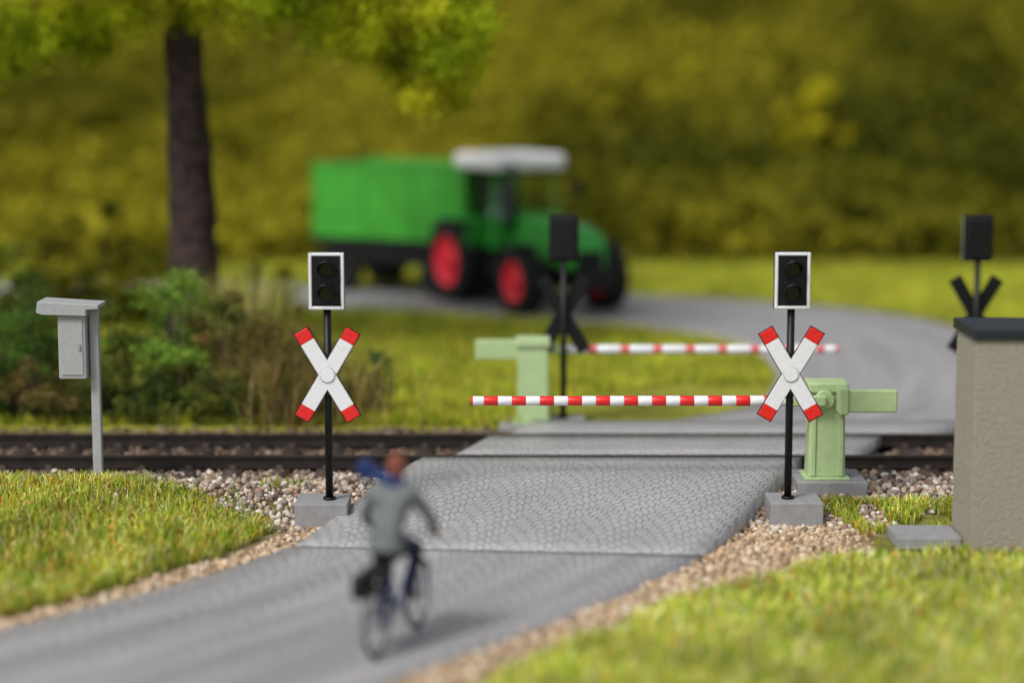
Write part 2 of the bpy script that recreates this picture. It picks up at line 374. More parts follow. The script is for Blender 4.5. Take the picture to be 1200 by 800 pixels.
# ---------------------------------------------------------------- grass
def blades(name,x,y,h0,h1,wd,pal,wts,lean=.5,simple=False):
    n=len(x); h=rng.uniform(h0,h1,n); a=rng.uniform(0,6.283,n); l=rng.uniform(0,lean,n)*h; b=rng.uniform(0,6.283,n)
    w=wd*rng.uniform(.6,1.3,n)
    base=np.stack([x,y,hz(x,y)-.01],-1)
    side=np.stack([np.cos(a),np.sin(a),0*a],-1)*w[:,None]/2
    ld=np.stack([np.cos(b),np.sin(b),0*b],-1)
    tip=base+ld*l[:,None]+np.array([0,0,1])*np.sqrt(np.maximum(h*h-l*l,.001))[:,None]
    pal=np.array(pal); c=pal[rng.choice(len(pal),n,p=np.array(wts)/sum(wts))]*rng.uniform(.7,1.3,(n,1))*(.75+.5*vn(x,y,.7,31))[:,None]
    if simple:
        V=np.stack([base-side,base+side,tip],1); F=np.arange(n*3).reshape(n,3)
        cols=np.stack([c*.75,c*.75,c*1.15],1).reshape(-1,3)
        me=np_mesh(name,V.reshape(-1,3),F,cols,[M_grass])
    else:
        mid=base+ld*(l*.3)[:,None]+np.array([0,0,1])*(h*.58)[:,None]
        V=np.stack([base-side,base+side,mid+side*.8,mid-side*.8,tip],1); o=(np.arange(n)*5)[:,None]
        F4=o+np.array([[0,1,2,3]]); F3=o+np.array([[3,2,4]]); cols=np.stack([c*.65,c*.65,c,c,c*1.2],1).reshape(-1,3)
        me=np_mesh(name,V.reshape(-1,3),[F4,F3],cols,[M_grass])
    return obj(name,me)
PAL=[(.52,.57,.06),(.28,.42,.035),(.70,.69,.18),(.68,.30,.06),(.14,.25,.022),(.80,.74,.42)]
N=165000; x=rng.uniform(-12,-2.4,N); y=rng.uniform(16.5,25.6,N); s=edge_sd(x,y)
k=(s>.36+.22*vn(x,y,.4,6))&(y<23.55+np.clip(-x-2.9,0,2.2)*.75+.35*vn(x,y,.3,2))&(rng.random(N)<.25+1.1*vn(x,y,.22,1))
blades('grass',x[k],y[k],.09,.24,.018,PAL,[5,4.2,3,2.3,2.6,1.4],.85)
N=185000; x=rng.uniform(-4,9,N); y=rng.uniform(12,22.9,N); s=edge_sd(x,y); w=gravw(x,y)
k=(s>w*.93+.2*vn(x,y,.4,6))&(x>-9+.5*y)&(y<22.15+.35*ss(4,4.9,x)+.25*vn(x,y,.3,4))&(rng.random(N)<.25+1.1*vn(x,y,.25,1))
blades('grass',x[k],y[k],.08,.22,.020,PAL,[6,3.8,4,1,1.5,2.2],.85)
N=30000; x=rng.uniform(3.5,9,N); y=rng.uniform(22.5,24.7,N)
k=(vn(x,y,.35,9)>.33)&(x>3.75+.25*(24.5-y))&~((x>4.15)&(x<5.1)&(y<23.5))
blades('grass',x[k],y[k],.08,.20,.017,PAL,[5,4.5,2,2,3,1],.85)
N=250000; x=rng.uniform(-16,15,N); y=29.15+rng.random(N)**1.3*19; s=edge_sd(x,y)
k=(s>.12)&(rng.random(N)<.35+1.0*vn(x,y,.5,1))
P2=[(.52,.55,.045),(.34,.44,.03),(.64,.61,.11),(.56,.38,.08),(.20,.28,.02)]
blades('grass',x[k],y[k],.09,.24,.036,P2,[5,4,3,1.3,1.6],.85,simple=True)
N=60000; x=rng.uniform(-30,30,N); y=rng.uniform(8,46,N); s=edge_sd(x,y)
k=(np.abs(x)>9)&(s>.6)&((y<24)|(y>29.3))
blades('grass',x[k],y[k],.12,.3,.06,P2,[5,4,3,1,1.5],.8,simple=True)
N=5200; x=rng.uniform(-10,-2.6,N); y=rng.uniform(24.3,25.9,N); k=vn(x,y,.4,12)>.62
blades('weeds',x[k],y[k],.05,.15,.016,PAL,[3,4,1,1,3,1],.8)

# ---------------------------------------------------------------- foliage
def leaves(name,P,size,C,parent=None,m=None):
    n=len(P); a=rng.normal(size=(n,3)); a/=np.linalg.norm(a,axis=1,keepdims=True); b=rng.normal(size=(n,3)); b=np.cross(a,b); b/=np.linalg.norm(b,axis=1,keepdims=True)
    s=(size*rng.uniform(.6,1.35,n))[:,None]
    V=np.stack([P-a*s*.5,P+b*s*.3,P+a*s*.5,P-b*s*.3],1); F=np.arange(4*n).reshape(n,4)
    return obj(name,np_mesh(name,V.reshape(-1,3),F,np.repeat(C,4,0),[m or M_leaf]),parent)
def blobpts(c,r,n,shell=.5):
    d=rng.normal(size=(n,3)); d/=np.linalg.norm(d,axis=1,keepdims=True)
    rr=rng.uniform(shell,1.0,n)**.7*(1+.18*np.sin(d[:,0]*5+c[0]*3)*np.cos(d[:,1]*4+d[:,2]*5))
    return np.array(c)+d*rr[:,None]*np.array(r)
def bush(name,cx,cy,w,d,h,n,c0,c1,leaf=.055,nsub=44):
    e=empty(name,(0,0,0)); g=float(hz(cx,cy)); P=[];C=[]; tw=[]
    for i in range(nsub):
        a=random.uniform(0,6.28); q=math.sqrt(random.random()); sx=cx+math.cos(a)*q*w*.95; sy=cy+math.sin(a)*q*d*.85
        top=h*(1-.45*q*q)*random.uniform(.7,1.1); z=g+top*random.choice([1,.95,.75,.55,.35,.2]); r=random.uniform(.10,.26)*min(1.4,h)
        pp=blobpts((sx,sy,z-r*.6),(r*1.15,r*1.15,r*.8),n//nsub,.2); P.append(pp)
        t=random.random()**1.1; cc_=np.array(c0)*(1-t)+np.array(c1)*t; C.append(np.tile(cc_,(len(pp),1)))
        tw.append(([(cx+.3*(sx-cx),cy+.3*(sy-cy),g-.05),(cx+.7*(sx-cx),cy+.7*(sy-cy),g+(z-g)*.5),(sx,sy,z-r*.4)],[.03,.018,.006]))
    P=np.concatenate(P);C=np.concatenate(C)*rng.uniform(.55,1.5,(len(P),1)); k=P[:,2]>g-.02
    leaves('leaves',P[k],leaf,C[k],e); tubes('twigs',tw,M_bark,e,5)
DG=(.045,.09,.018);MG=(.13,.25,.04);LG=(.28,.45,.06);BR=(.27,.18,.06);OL=(.30,.30,.055)
for (bx_,by_,w_,d_,h_,n_,a_,b_) in [
 (-7.3,29.95,1.0,.7,2.0,10000,DG,MG),(-6.2,30.1,.9,.7,1.8,9000,DG,OL),(-5.1,30.1,.85,.75,2.2,11000,(.07,.15,.02),LG),(-4.2,30.0,.8,.7,1.8,9500,(.07,.10,.02),BR),
 (-3.3,29.9,.75,.6,1.55,9000,(.06,.08,.018),BR),(-2.6,29.75,.5,.45,1.15,4500,(.05,.07,.014),OL),(-6.8,29.45,.9,.45,1.0,6500,DG,BR),(-5.5,29.45,.9,.45,1.05,7000,DG,(.18,.20,.04)),(-4.2,29.4,.9,.45,.9,6500,DG,OL),(-8.3,29.7,1.0,.6,1.8,8500,DG,MG),(-10.2,30.3,1.4,1.0,1.9,7000,DG,MG),(-7.9,32.3,1.5,.9,2.3,9500,(.05,.09,.015),(.16,.20,.03)),(-3.2,29.35,.7,.35,.7,4500,(.06,.08,.015),BR)]:
    bush('bush',bx_,by_,w_,d_,h_,n_,a_,b_)
bush('shrub',-2.0,29.9,.22,.2,1.15,900,(.02,.06,.03),(.05,.13,.04),nsub=8)
for i in range(16):
    bx_=-19+i*.95; bush('hedge_shrub',bx_,37.3+.35*math.sin(i*2.1)+ (i>13)*.4,1.0,.8,2.0+.25*math.sin(i*1.7)-(i>13)*.5,2600,(.10,.11,.010),(.26,.24,.018),.12,16)
N=1200; a=rng.normal(-4.15,.26,N); b=rng.normal(31.4,.2,N); blades('dry_grass_tuft',a,b,.9,2.2,.028,[(.46,.42,.12),(.30,.34,.06),(.55,.50,.22)],[3,3,2],.5)
N=1200; a=rng.normal(-3.1,.6,N); b=rng.normal(29.6,.3,N); blades('dry_grass_tuft',a,b,.4,1.3,.018,[(.36,.23,.08),(.28,.26,.06),(.42,.34,.16)],[3,3,2],.6)

# tree
tree=empty('deciduous_tree',(0,0,0)); tx,ty=-5.2,33.5
pts=[(tx-.05,ty,.1),(tx,ty,.35),(tx+.02,ty,1.2),(tx+.02,ty,2.6),(tx-.03,ty,4.0),(tx-.06,ty,5.4),(tx,ty+.05,7.0),(tx+.1,ty,8.6),(tx+.05,ty,10)]
rad=[.60,.50,.43,.37,.33,.29,.20,.12,.04]
PP=catmull([np.array(p) for p in pts],5); RR=np.interp(np.linspace(0,1,len(PP)),np.linspace(0,1,len(rad)),rad)*(1+.05*np.sin(np.arange(len(PP))*2.1))
V,F=tube_arr(PP,RR,22); ang=np.arange(22)
for i in range(len(PP)):
    s_=V[i*22:(i+1)*22]-PP[i]; V[i*22:(i+1)*22]=PP[i]+s_*(1+.07*np.sin(ang*3.1+i*.3)+rng.uniform(-.05,.05,22))[:,None]
me=np_mesh('trunk',V,[np.array([f for f in F if f[2]!=f[3]])],mats=[M_bark],smooth=True); obj('trunk',me,tree)
cl=[]
for (x_,z_,r_) in [(-1.55,4.85,.36),(-1.05,5.15,.42),(-1.5,5.55,.5),(-2.5,5.65,.45),(-.80,5.6,.42),(-2.1,6.0,.6),(-3.1,6.0,.5),(-7.7,5.5,.5),(-6.9,5.6,.45),(-8.3,5.5,.55),(-6.2,5.9,.45),(-7.3,6.0,.6),(-5.6,6.25,.45),(-4.5,6.2,.5),(-3.8,6.05,.45),(-5.0,6.15,.35),(-1.9,5.2,.32),(-1.40,4.5,.24),(-1.15,4.75,.3),(-.70,5.15,.34),(-2.4,5.3,.25),(-1.0,4.55,.2),(-2.9,5.6,.3),(-8.0,5.15,.25),(-1.3,5.9,.5),(-.6,6.0,.4),(-6.6,5.35,.22)]: cl.append((x_,33.1+random.uniform(-.4,.4),z_,r_))
for i in range(85):
    d=np.random.default_rng(i+3).normal(size=3); d/=np.linalg.norm(d); q=np.random.default_rng(i+99).uniform(.55,1)
    c=np.array([-4.9,33.5,8.6])+d*q*np.array([3.7,3.3,3.0])
    if c[2]<6.8: c[2]=6.8+(6.8-c[2])*.3
    cl.append((c[0],c[1],c[2],random.uniform(.5,.85)))
P=[];C=[];tw=[]
for (x_,y_,z_,r_) in cl:
    t=random.random(); c_=np.array((.42,.54,.025))*(1-t)+np.array((.86,.84,.05))*t
    nn=int((3600 if z_<6.8 else 1700)*r_)
    # ragged tufts: many small sprays around the clump centre
    nsp=26; sp_=rng.normal(size=(nsp,3))*np.array([.55,.5,.5])*r_; sid=rng.integers(0,nsp,nn)
    q=np.array([x_,y_,z_])+sp_[sid]+rng.normal(size=(nn,3))*.17*r_**.5
    P.append(q); C.append(c_*rng.uniform(.5,1.25,(nsp,1))[sid])
    zb=random.uniform(6.6,8.6); st=np.array([tx+.05,ty,zb]); en=np.array([x_,y_,z_])
    mid=np.array([st[0]*.4+en[0]*.6,st[1]*.4+en[1]*.6,max(7.3,(zb+z_)/2+.3)])
    tw.append((catmull([st,mid,en],5),np.linspace(.075,.010,11)))
P=np.concatenate(P);C=np.minimum(np.concatenate(C)*rng.uniform(.7,1.3,(len(P),1)),.9)
leaves('crown',P,.085,C,tree,M_tleaf); tubes('limbs',tw,M_bark,tree,7)

# hillside undergrowth: continuous low scrub following the slope
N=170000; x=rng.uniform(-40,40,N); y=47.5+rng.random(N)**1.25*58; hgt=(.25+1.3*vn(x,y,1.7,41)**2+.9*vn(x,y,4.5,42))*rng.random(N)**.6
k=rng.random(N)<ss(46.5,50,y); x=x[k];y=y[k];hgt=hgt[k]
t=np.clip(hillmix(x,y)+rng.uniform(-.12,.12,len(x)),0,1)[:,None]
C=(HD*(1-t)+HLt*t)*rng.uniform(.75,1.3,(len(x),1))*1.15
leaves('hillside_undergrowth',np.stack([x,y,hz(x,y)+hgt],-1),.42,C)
bush('yellow_bush',8.3,57.5,1.1,.8,2.6,6500,(.50,.46,.02),(.66,.58,.03),.18,20)
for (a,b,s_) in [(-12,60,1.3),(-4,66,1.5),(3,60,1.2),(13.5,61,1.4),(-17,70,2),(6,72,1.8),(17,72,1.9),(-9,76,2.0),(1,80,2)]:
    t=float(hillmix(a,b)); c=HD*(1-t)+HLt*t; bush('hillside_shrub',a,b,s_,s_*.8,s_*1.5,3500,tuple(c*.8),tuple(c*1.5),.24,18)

# ---------------------------------------------------------------- crossing signals
def signal(x,y,rz=0,z=0):
    e=empty('level_crossing_signal',(x,y,z),rz)
    box('base_block',(.62,.62,.3),(-.08 if rz==0 and x<0 else (.08 if rz==0 else 0),.05,-.152),M_greydk,e,.012)
    cyl('foot',.075,.03,(0,0,.015),M_black,e); cyl('pole',.045,2.3,(0,0,1.15),M_black,e,n=16)
    box('lamp_housing',(.36,.16,.60),(0,.0,2.60),M_black,e,.03)
    w,h,t=.41,.66,.035
    for nm,sx,sz,px,pz in [('l',t,h,-w/2+t/2,0),('r',t,h,w/2-t/2,0),('t',w-2*t-.001,t,0,h/2-t/2),('b',w-2*t-.001,t,0,-h/2+t/2)]:
        box('white_border_'+nm,(sx,.05,sz),(px,-.07,2.60+pz),M_white,e,.008)
    box('housing_back',(.425,.04,.675),(0,-.022,2.60),M_black,e,.012)
    box('housing_face',(w-2*t-.004,.02,h-2*t-.004),(0,-.078,2.60),M_black,e,.004)
    for k,dz in enumerate((.135,-.135)):
        cyl('lens_%d'%k,.085,.03,(0,-.10,2.60+dz),M_lens,e,(R(90),0,0),24,.008)
        n=14; V=[];F=[]
        for i in range(n+1):
            a=math.pi*(-.12+1.24*i/n)
            for rr,yy in ((.11,-.088),(.11,-.25),(.094,-.25),(.094,-.088)): V.append((rr*math.cos(a),yy+(.07*(1-max(0,math.sin(a))) if yy<-.2 else 0),2.60+dz+rr*math.sin(a)))
        for i in range(n):
            for j in range(4): F.append((i*4+j,i*4+(j+1)%4,(i+1)*4+(j+1)%4,(i+1)*4+j))
        obj('hood_%d'%k,np_mesh('hood',np.array(V),np.array(F),mats=[M_black],smooth=False),e)
    Lh=.60; wd=.175; red=.15
    for k,sg in enumerate((1,-1)):
        a=sg*R(30.5); yo=-.075-.012*k
        c=lambda d:(math.sin(a)*d,yo,1.5+math.cos(a)*d)
        box('cross_arm_back_%d'%k,(wd+.022,.012,2*Lh+.022),(0,yo+.016,1.5),M_black,e,.004,(0,a,0))
        box('cross_arm_%d'%k,(wd,.02,2*(Lh-red)),(0,yo,1.5),M_white,e,.004,(0,a,0))
        for s_ in (1,-1):
            p=c(s_*(Lh-red/2+.0005)); box('red_tip_%d_%d'%(k,s_>0),(wd,.021,red),p,M_red,e,.008,(0,a,0))
    cyl('cross_hub',.085,.016,(0,-.104,1.5),M_white,e,(R(90),0,0),24,.003)
    cyl('hub_ring',.093,.010,(0,-.1005,1.5),M_grey,e,(R(90),0,0),24,.002)
    box('cross_bracket',(.09,.05,.5),(0,-.045,1.5),M_black,e,.006)
    return e
signal(-2.16,24.0); signal(3.27,24.05); signal(.74,29.45,math.pi,.02); signal(6.66,29.45,math.pi,.02)

# ---------------------------------------------------------------- barriers
def barrier(x,y,rz,far=False):
    e=empty('crossing_barrier',(x,y,0),rz)
    box('base_block',(.86,.85,.30),(.05,.05,-.152),M_greydk,e,.012)
    box('base_plate',(.56,.5,.03),(0,0,.015),M_pale,e,.006)
    box('post',(.46,.36,1.05),(0,0,.55),M_pale,e,.025,taper=(.93,.93))
    box('post_rib',(.05,.03,.95),(-.17,-.185,.52),M_pale,e,.006); box('post_rib_b',(.05,.03,.95),(.17,-.185,.52),M_pale,e,.006)
    box('post_cap',(.50,.40,.14),(0,0,1.145),M_pale,e,.03)
    cyl('pivot',.12,.06,(-.05,-.205,1.0),M_pale,e,(R(90),0,0),24,.012)
    box('counterweight',(.74,.14,.28),(.46,-.26,1.0),M_pale,e,.02)
    box('counterweight_step',(.12,.20,.33),(.17,-.26,1.0),M_pale,e,.02)
    box('arm_holder',(.42,.10,.13),(-.25,-.27,1.0),M_pale,e,.02)
    x0=-.46; L=3.92; seg=.172; k=0; r=.066; t=0
    while t<L-1e-6:
        s_=seg if not far else (.34 if k%2==0 else .13)
        s_=min(s_,L-t); m=M_white if k%2==0 else (M_pinkred if far else M_red)
        cyl('arm_%02d'%k,r-.009*(t/L),s_-.0008,(x0-t-s_/2,-.27,1.0),m,e,(0,R(90),0),14,.004); t+=s_; k+=1
    cyl('arm_tip',r-.012,.03,(x0-L-.016,-.27,1.0),M_red,e,(0,R(90),0),14,.008)
barrier(3.90,25.35,0); barrier(.30,29.35,math.pi,True)

# ---------------------------------------------------------------- cabinets
e=empty('equipment_hut',(0.15,0,0))
box('walls',(1.75,1.0,2.45),(5.80,22.87,.90),M_plaster,e,.012)
box('roof_slab',(1.83,1.08,.115),(5.80,22.87,2.1835),M_roof,e,.012)
box('door',(.7,.03,1.7),(6.15,22.362,.72),mat('door_grey',(.2,.21,.2),.5),e,.006)
cyl('door_handle',.02,.05,(6.4,22.33,.8),M_black,e,(R(90),0,0),12)
box('plinth',(.72,.65,.14),(4.53,23.0,-.225),M_greydk,e,.012)
e=empty('relay_cabinet',(-5.15,25.3,-.1))
box('post',(.11,.11,2.22),(0,0,1.12),M_grey,e,.01)
box('foot_plate',(.3,.3,.05),(0,0,.02),M_greydk,e,.01)
prism('lid',[(-.66,2.19),(-.64,2.33),(.10,2.285),(.10,2.235),(-.05,2.225),(-.05,2.15),(-.58,2.165)],-.26,.22,M_grey,e,bev=.008)
box('housing',(.34,.34,.80),(-.245,-.02,1.762),M_grey,e,.018)
box('housing_door',(.27,.012,.70),(-.245,-.196,1.762),M_grey,e,.006)
box('latch',(.03,.02,.08),(-.15,-.208,1.76),M_greydk,e,.004)

# ---------------------------------------------------------------- tractor
def wheel(name,r,w,loc,parent,lug=22,rim=None):
    e=bpy.data.objects.new(name,None); link(e,parent); e.location=loc; ri=r*.60
    prof=[(-w*.38,ri),(-w*.5,ri+.05),(-w*.5,r*.9),(-w*.42,r*.975),(0,r*.98),(w*.42,r*.975),(w*.5,r*.9),(w*.5,ri+.05),(w*.38,ri)]
    lathe_x('tyre',prof,M_tyre,e,n=36)
    for s_ in (1,-1):
        prof=[(s_*w*.44,ri+.02),(s_*w*.46,ri-.03),(s_*w*.30,ri-.07),(s_*w*.24,ri*.45),(s_*w*.42,ri*.38),(s_*w*.46,.001)]
        lathe_x('rim',prof,rim or M_rim,e,n=28)
    V=[];F=[];o=0
    for i in range(lug):
        for s_ in (1,-1):
            a=2*math.pi*(i+(.5 if s_>0 else 0))/lug; da=.066/r
            for (xx,aa) in ((0,0),(s_*w*.5,.32)):
                for rr in (r*.95,r*1.03):
                    for d_ in (-da,da): t=a+aa*.5+d_; V.append((xx,rr*math.cos(t),rr*math.sin(t)))
            for f in [(0,1,3,2),(4,6,7,5),(2,3,7,6),(0,2,6,4),(1,5,7,3)]: F.append(tuple(q+o for q in f))
            o+=8
    obj('lugs',np_mesh('lugs',np.array(V),np.array(F),mats=[M_tyre]),e)
def heading_rz(hx,hy): return math.atan2(-hx,hy)
gz=float(hz(.4,40.5))+.05
T=empty('tractor',(.30,40.1,gz),heading_rz(.50,-.866))
for sx in (1,-1):
    wheel('rear_wheel',.80,.46,(sx*.92,-1.25,.80),T); wheel('front_wheel',.62,.38,(sx*.92,1.3,.62),T)
    box('fender',(.44,1.3,.07),(sx*.88,-1.2,1.66),M_green,T,.03); box('fender_front',(.44,.07,.75),(sx*.88,-.50,1.34),M_green,T,.03,(R(-18),0,0))
    box('front_mudguard',(.34,.8,.05),(sx*.92,1.25,1.29),M_black,T,.02)
    box('step',(.32,.4,.5),(sx*.66,.05,.75),M_black,T,.03)
    box('headlight',(.2,.04,.13),(sx*.2,2.24,1.25),M_white,T,.02)
    box('mirror',(.2,.04,.3),(sx*1.05,.15,2.25),M_black,T,.02)
    tubes('mirror_arm',[([(sx*.7,.1,2.4),(sx*1.05,.15,2.38)],[.02,.02])],M_black,T)
prism('hood',[(-.1,1.0),(2.25,.85),(2.3,1.25),(2.1,1.56),(1.2,1.72),(-.1,1.79)],-.40,.40,M_green,T,axis='x',bev=.07)
box('grille',(.56,.05,.42),(0,2.27,1.02),M_black,T,.02)
box('chassis',(.5,3.4,.5),(0,.4,.75),M_black,T,.05); cyl('front_axle',.09,1.6,(0,1.3,.62),M_black,T,(0,R(90),0)); cyl('rear_axle',.15,1.6,(0,-1.25,.80),M_black,T,(0,R(90),0))
box('front_weight',(.7,.35,.4),(0,2.45,.72),M_black,T,.05)
cyl('exhaust',.06,1.3,(.48,.25,2.1),M_black,T)
box('cab_lower',(1.35,1.25,.55),(0,-.75,1.35),M_green,T,.05)
for sx in (1,-1):
    for (py,lean) in ((-.12,R(4)),(-1.3,R(-5)),(-.75,0)):
        box('cab_pillar',(.06,.07,1.05),(sx*.68,py,2.10),M_green if py!=-.75 else M_black,T,.015,(lean,sx*R(-2),0))
gl,gn,gb=nt('window_glass'); gb.inputs['Base Color'].default_value=(.85,.9,.88,1); gb.inputs['Transmission Weight'].default_value=1; gb.inputs['Roughness'].default_value=.03; gb.inputs['IOR'].default_value=1.04
box('windscreen',(1.26,.02,.98),(0,-.10,2.1),gl,T,0,(R(4),0,0)); box('rear_window',(1.26,.02,.98),(0,-1.31,2.1),gl,T,0,(R(-5),0,0))
for sx in (1,-1): box('side_window',(.02,1.05,.98),(sx*.67,-.72,2.1),gl,T,0)
box('seat',(.5,.5,.4),(0,-.95,1.70),M_greydk,T,.08); box('seat_back',(.48,.14,.5),(0,-1.15,2.05),M_greydk,T,.05)
tubes('steering_wheel',[([(.2*math.cos(t),-.42+.1*math.sin(t),1.95+.17*math.sin(t)) for t in np.linspace(0,6.28,17)],.02)],M_black,T)
box('cab_roof',(1.66,1.66,.34),(0,-.70,2.76),M_white,T,.12,seg=4); box('roof_rim',(1.5,1.5,.06),(0,-.70,2.57),M_black,T,.02)
cyl('beacon',.05,.08,(.6,-1.3,2.95),mat('beacon_orange',(.7,.25,.02),.3),T)
# trailer
TR=empty('farm_trailer',(-2.0,42.6,gz-.02),heading_rz(.86,-.5))
box('floor',(2.1,3.8,.14),(0,0,1.05),M_black,TR,.02)
for sx in (1,-1):
    box('side_wall',(.07,3.7,1.45),(sx*1.02,0,1.87),M_tgreen,TR,.015)
    for i in range(4): box('side_rib',(.03,.07,1.4),(sx*1.065,-1.75+i*1.17,1.87),M_tgreen,TR,.01)
    box('top_rail',(.12,3.75,.08),(sx*1.03,0,2.63),M_tgreen,TR,.02)
    for yy in (-1.3,1.2): wheel('trailer_wheel',.46,.3,(sx*.85,yy,.46),TR,16,M_tyre)
    box('side_skirt',(.05,2.9,.30),(sx*.98,0,.80),M_black,TR,.01)
for sy in (1,-1):
    box('end_wall',(1.96,.07,1.5),(0,sy*1.83,1.88),M_tgreen,TR,.015)
    for i in range(4): box('end_rib',(.08,.05,1.4),(-.75+i*.5,sy*1.885,1.87),M_tgreen,TR,.01)
    cyl('axle',.06,1.6,(0,1.2 if sy>0 else -1.3,.46),M_black,TR,(0,R(90),0))
box('chassis_rail',(.9,3.6,.18),(0,0,.88),M_black,TR,.02); box('tail_frame',(.9,.5,.35),(0,-1.3,.62),M_black,TR,.02); box('turntable',(.9,.5,.35),(0,1.2,.62),M_black,TR,.02)
box('load',(1.92,3.55,.3),(0,0,2.35),mat('silage',(.10,.13,.02),.9,.4,6,.6,20),TR,.08)
tubes('drawbar',[([(.4,1.8,.7),(0,2.9,.62)],.05),([(-.4,1.8,.7),(0,2.9,.62)],.05)],M_black,TR)

# ---------------------------------------------------------------- cyclist
CY=empty('cyclist',(-1.08,18.85,-.262),heading_rz(.30,.95))
BK=bpy.data.objects.new('bicycle',None); link(BK,CY)
def ring(c,r,n=40):
    return [(c[0],c[1]+r*math.cos(t),c[2]+r*math.sin(t)) for t in np.linspace(0,2*math.pi,n)]
for nm,yy in (('rear',-.50),('front',.56)):
    tubes(nm+'_tyre',[(ring((0,yy,.33),.312),.020)],M_tyre,BK,8); tubes(nm+'_rim',[(ring((0,yy,.33),.288),.012)],M_chrome,BK,6)
    tubes(nm+'_spokes',[([(random.choice((-.02,.02)),yy,.33),(0,yy+.285*math.cos(t),.33+.285*math.sin(t))],.003) for t in np.linspace(0,6.28,25)[:-1]],M_chrome,BK,4)
    cyl(nm+'_hub',.025,.1,(0,yy,.33),M_chrome,BK,(0,R(90),0),12)
    V=[];F=[]
    for i,t in enumerate(np.linspace(R(20),R(170) if nm=='rear' else R(150),18)):
        for xx in (-.025,0,.025): rr=.350-.008*(abs(xx)/.025); V.append((xx,yy-rr*math.cos(t),.33+rr*math.sin(t)))
    for i in range(17):
        for j in range(2): F.append((i*3+j,i*3+j+1,i*3+j+4,i*3+j+3))
    obj(nm+'_mudguard',np_mesh('mg',np.array(V),np.array(F),mats=[M_shoe],smooth=True),BK)
seat=(0,-.22,.90); bb=(0,-.03,.30); ht=(0,.38,.86); hb=(0,.42,.72)
fr=[([seat,bb],.018),([bb,hb],.02),([(0,-.19,.80),(0,.385,.82)],.018),([ht,hb],.022)]
for sx in (1,-1):
    fr+=[([bb,(sx*.05,-.5,.33)],.012),([(0,-.19,.80),(sx*.05,-.5,.33)],.010),([(sx*.02,.43,.70),(sx*.05,.50,.50),(sx*.05,.56,.33)],.013)]
tubes('frame',fr,M_bframe,BK,8)
tubes('handlebar',[(catmull([np.array(p) for p in [(-.29,.24,1.0),(-.26,.34,1.01),(-.12,.40,1.0),(0,.37,.97),(.12,.40,1.0),(.26,.34,1.01),(.29,.24,1.0)]],5),.012),([(0,.37,.97),(0,.38,.86)],.014)],M_chrome,BK,8)
prism('saddle',[(-.10,-.36),(.10,-.36),(.09,-.27),(.03,-.12),(.02,.0),(-.02,.0),(-.03,-.12),(-.09,-.27)],.90,.955,M_black,BK,axis='z',bev=.012)
tubes('cranks',[([(.05,-.03,.30),(.06,.07,.43)],.010),([(-.05,-.03,.30),(-.06,-.13,.17)],.010)],M_chrome,BK,6)
box('pedal_r',(.09,.08,.02),(.12,.07,.43),M_black,BK,.004); box('pedal_l',(.09,.08,.02),(-.12,-.13,.17),M_black,BK,.004)
lathe_x('chainring',[(.0,.09),(.006,.095),(.012,.09)],M_chrome,BK,(.04,-.03,.30),24)
tubes('luggage_rack',[([(.06,-.25,.74),(.06,-.68,.72)],.007),([(-.06,-.25,.74),(-.06,-.68,.72)],.007),([(.06,-.62,.72),(.05,-.5,.33)],.006),([(-.06,-.62,.72),(-.05,-.5,.33)],.006)],M_black,BK,6)
box('pannier_bag',(.14,.30,.22),(-.14,-.48,.66),M_black,BK,.03); box('rack_bag',(.20,.30,.12),(0,-.46,.80),M_black,BK,.03)
J={'pelvis':((0,-.23,1.00),.150,.135),'waist':((0,-.19,1.13),.150,.125),'chest':((0,-.10,1.30),.180,.135),'uch':((0,-.05,1.42),.165,.115),'neck':((0,-.01,1.52),.058,.06),'hb':((0,.01,1.585),.058,.062)}
E=[('pelvis','waist'),('waist','chest'),('chest','uch'),('uch','neck'),('neck','hb')]
LAB={('pelvis','waist'):0,('waist','chest'):0,('chest','uch'):0,('uch','neck'):0,('neck','hb'):2}
for s_,sx in (('R',1),('L',-1)):
    J['sh'+s_]=((sx*.185,-.04,1.43),.078,.078); J['ua'+s_]=((sx*.265,.0,1.31),.066,.066); J['el'+s_]=((sx*.335,.05,1.19),.055,.055); J['fa'+s_]=((sx*.325,.13,1.11),.05,.05); J['wr'+s_]=((sx*.30,.205,1.045),.034,.030); J['pa'+s_]=((sx*.285,.265,1.03),.036,.022)
    if sx>0: kn=(.135,.22,.89); an=(.12,.02,.50); to=(.12,.16,.455)
    else: kn=(-.13,.09,.66); an=(-.12,-.17,.25); to=(-.12,-.04,.195)
    hp=(sx*.10,-.20,.965)
    J['hp'+s_]=(hp,.112,.112); J['th'+s_]=(tuple((hp[i]+kn[i])/2 for i in range(3)),.09,.09); J['kn'+s_]=(kn,.066,.066)
    J['ca'+s_]=(tuple(kn[i]*.6+an[i]*.4-(.02 if i==1 else 0) for i in range(3)),.062,.062); J['an'+s_]=(an,.045,.045); J['ft'+s_]=(tuple((an[i]*.3+to[i]*.7) for i in range(3)),.042,.035); J['to'+s_]=(to,.036,.028)
    for a,b,l in [('uch','sh',0),('sh','ua',0),('ua','el',0),('el','fa',0),('fa','wr',0),('wr','pa',2),('pelvis','hp',1),('hp','th',1),('th','kn',1),('kn','ca',1),('ca','an',1),('an','ft',3),('ft','to',3)]:
        A=a if a in('uch','pelvis') else a+s_; E.append((A,b+s_)); LAB[(A,b+s_)]=l
names=list(J); me=bpy.data.meshes.new('sk'); me.from_pydata([J[n][0] for n in names],[(names.index(a),names.index(b)) for a,b in E],[])
sk=bpy.data.objects.new('sk',me); S.collection.objects.link(sk)
sm=sk.modifiers.new('skin','SKIN'); sm.use_smooth_shade=True
sv=me.skin_vertices[0].data
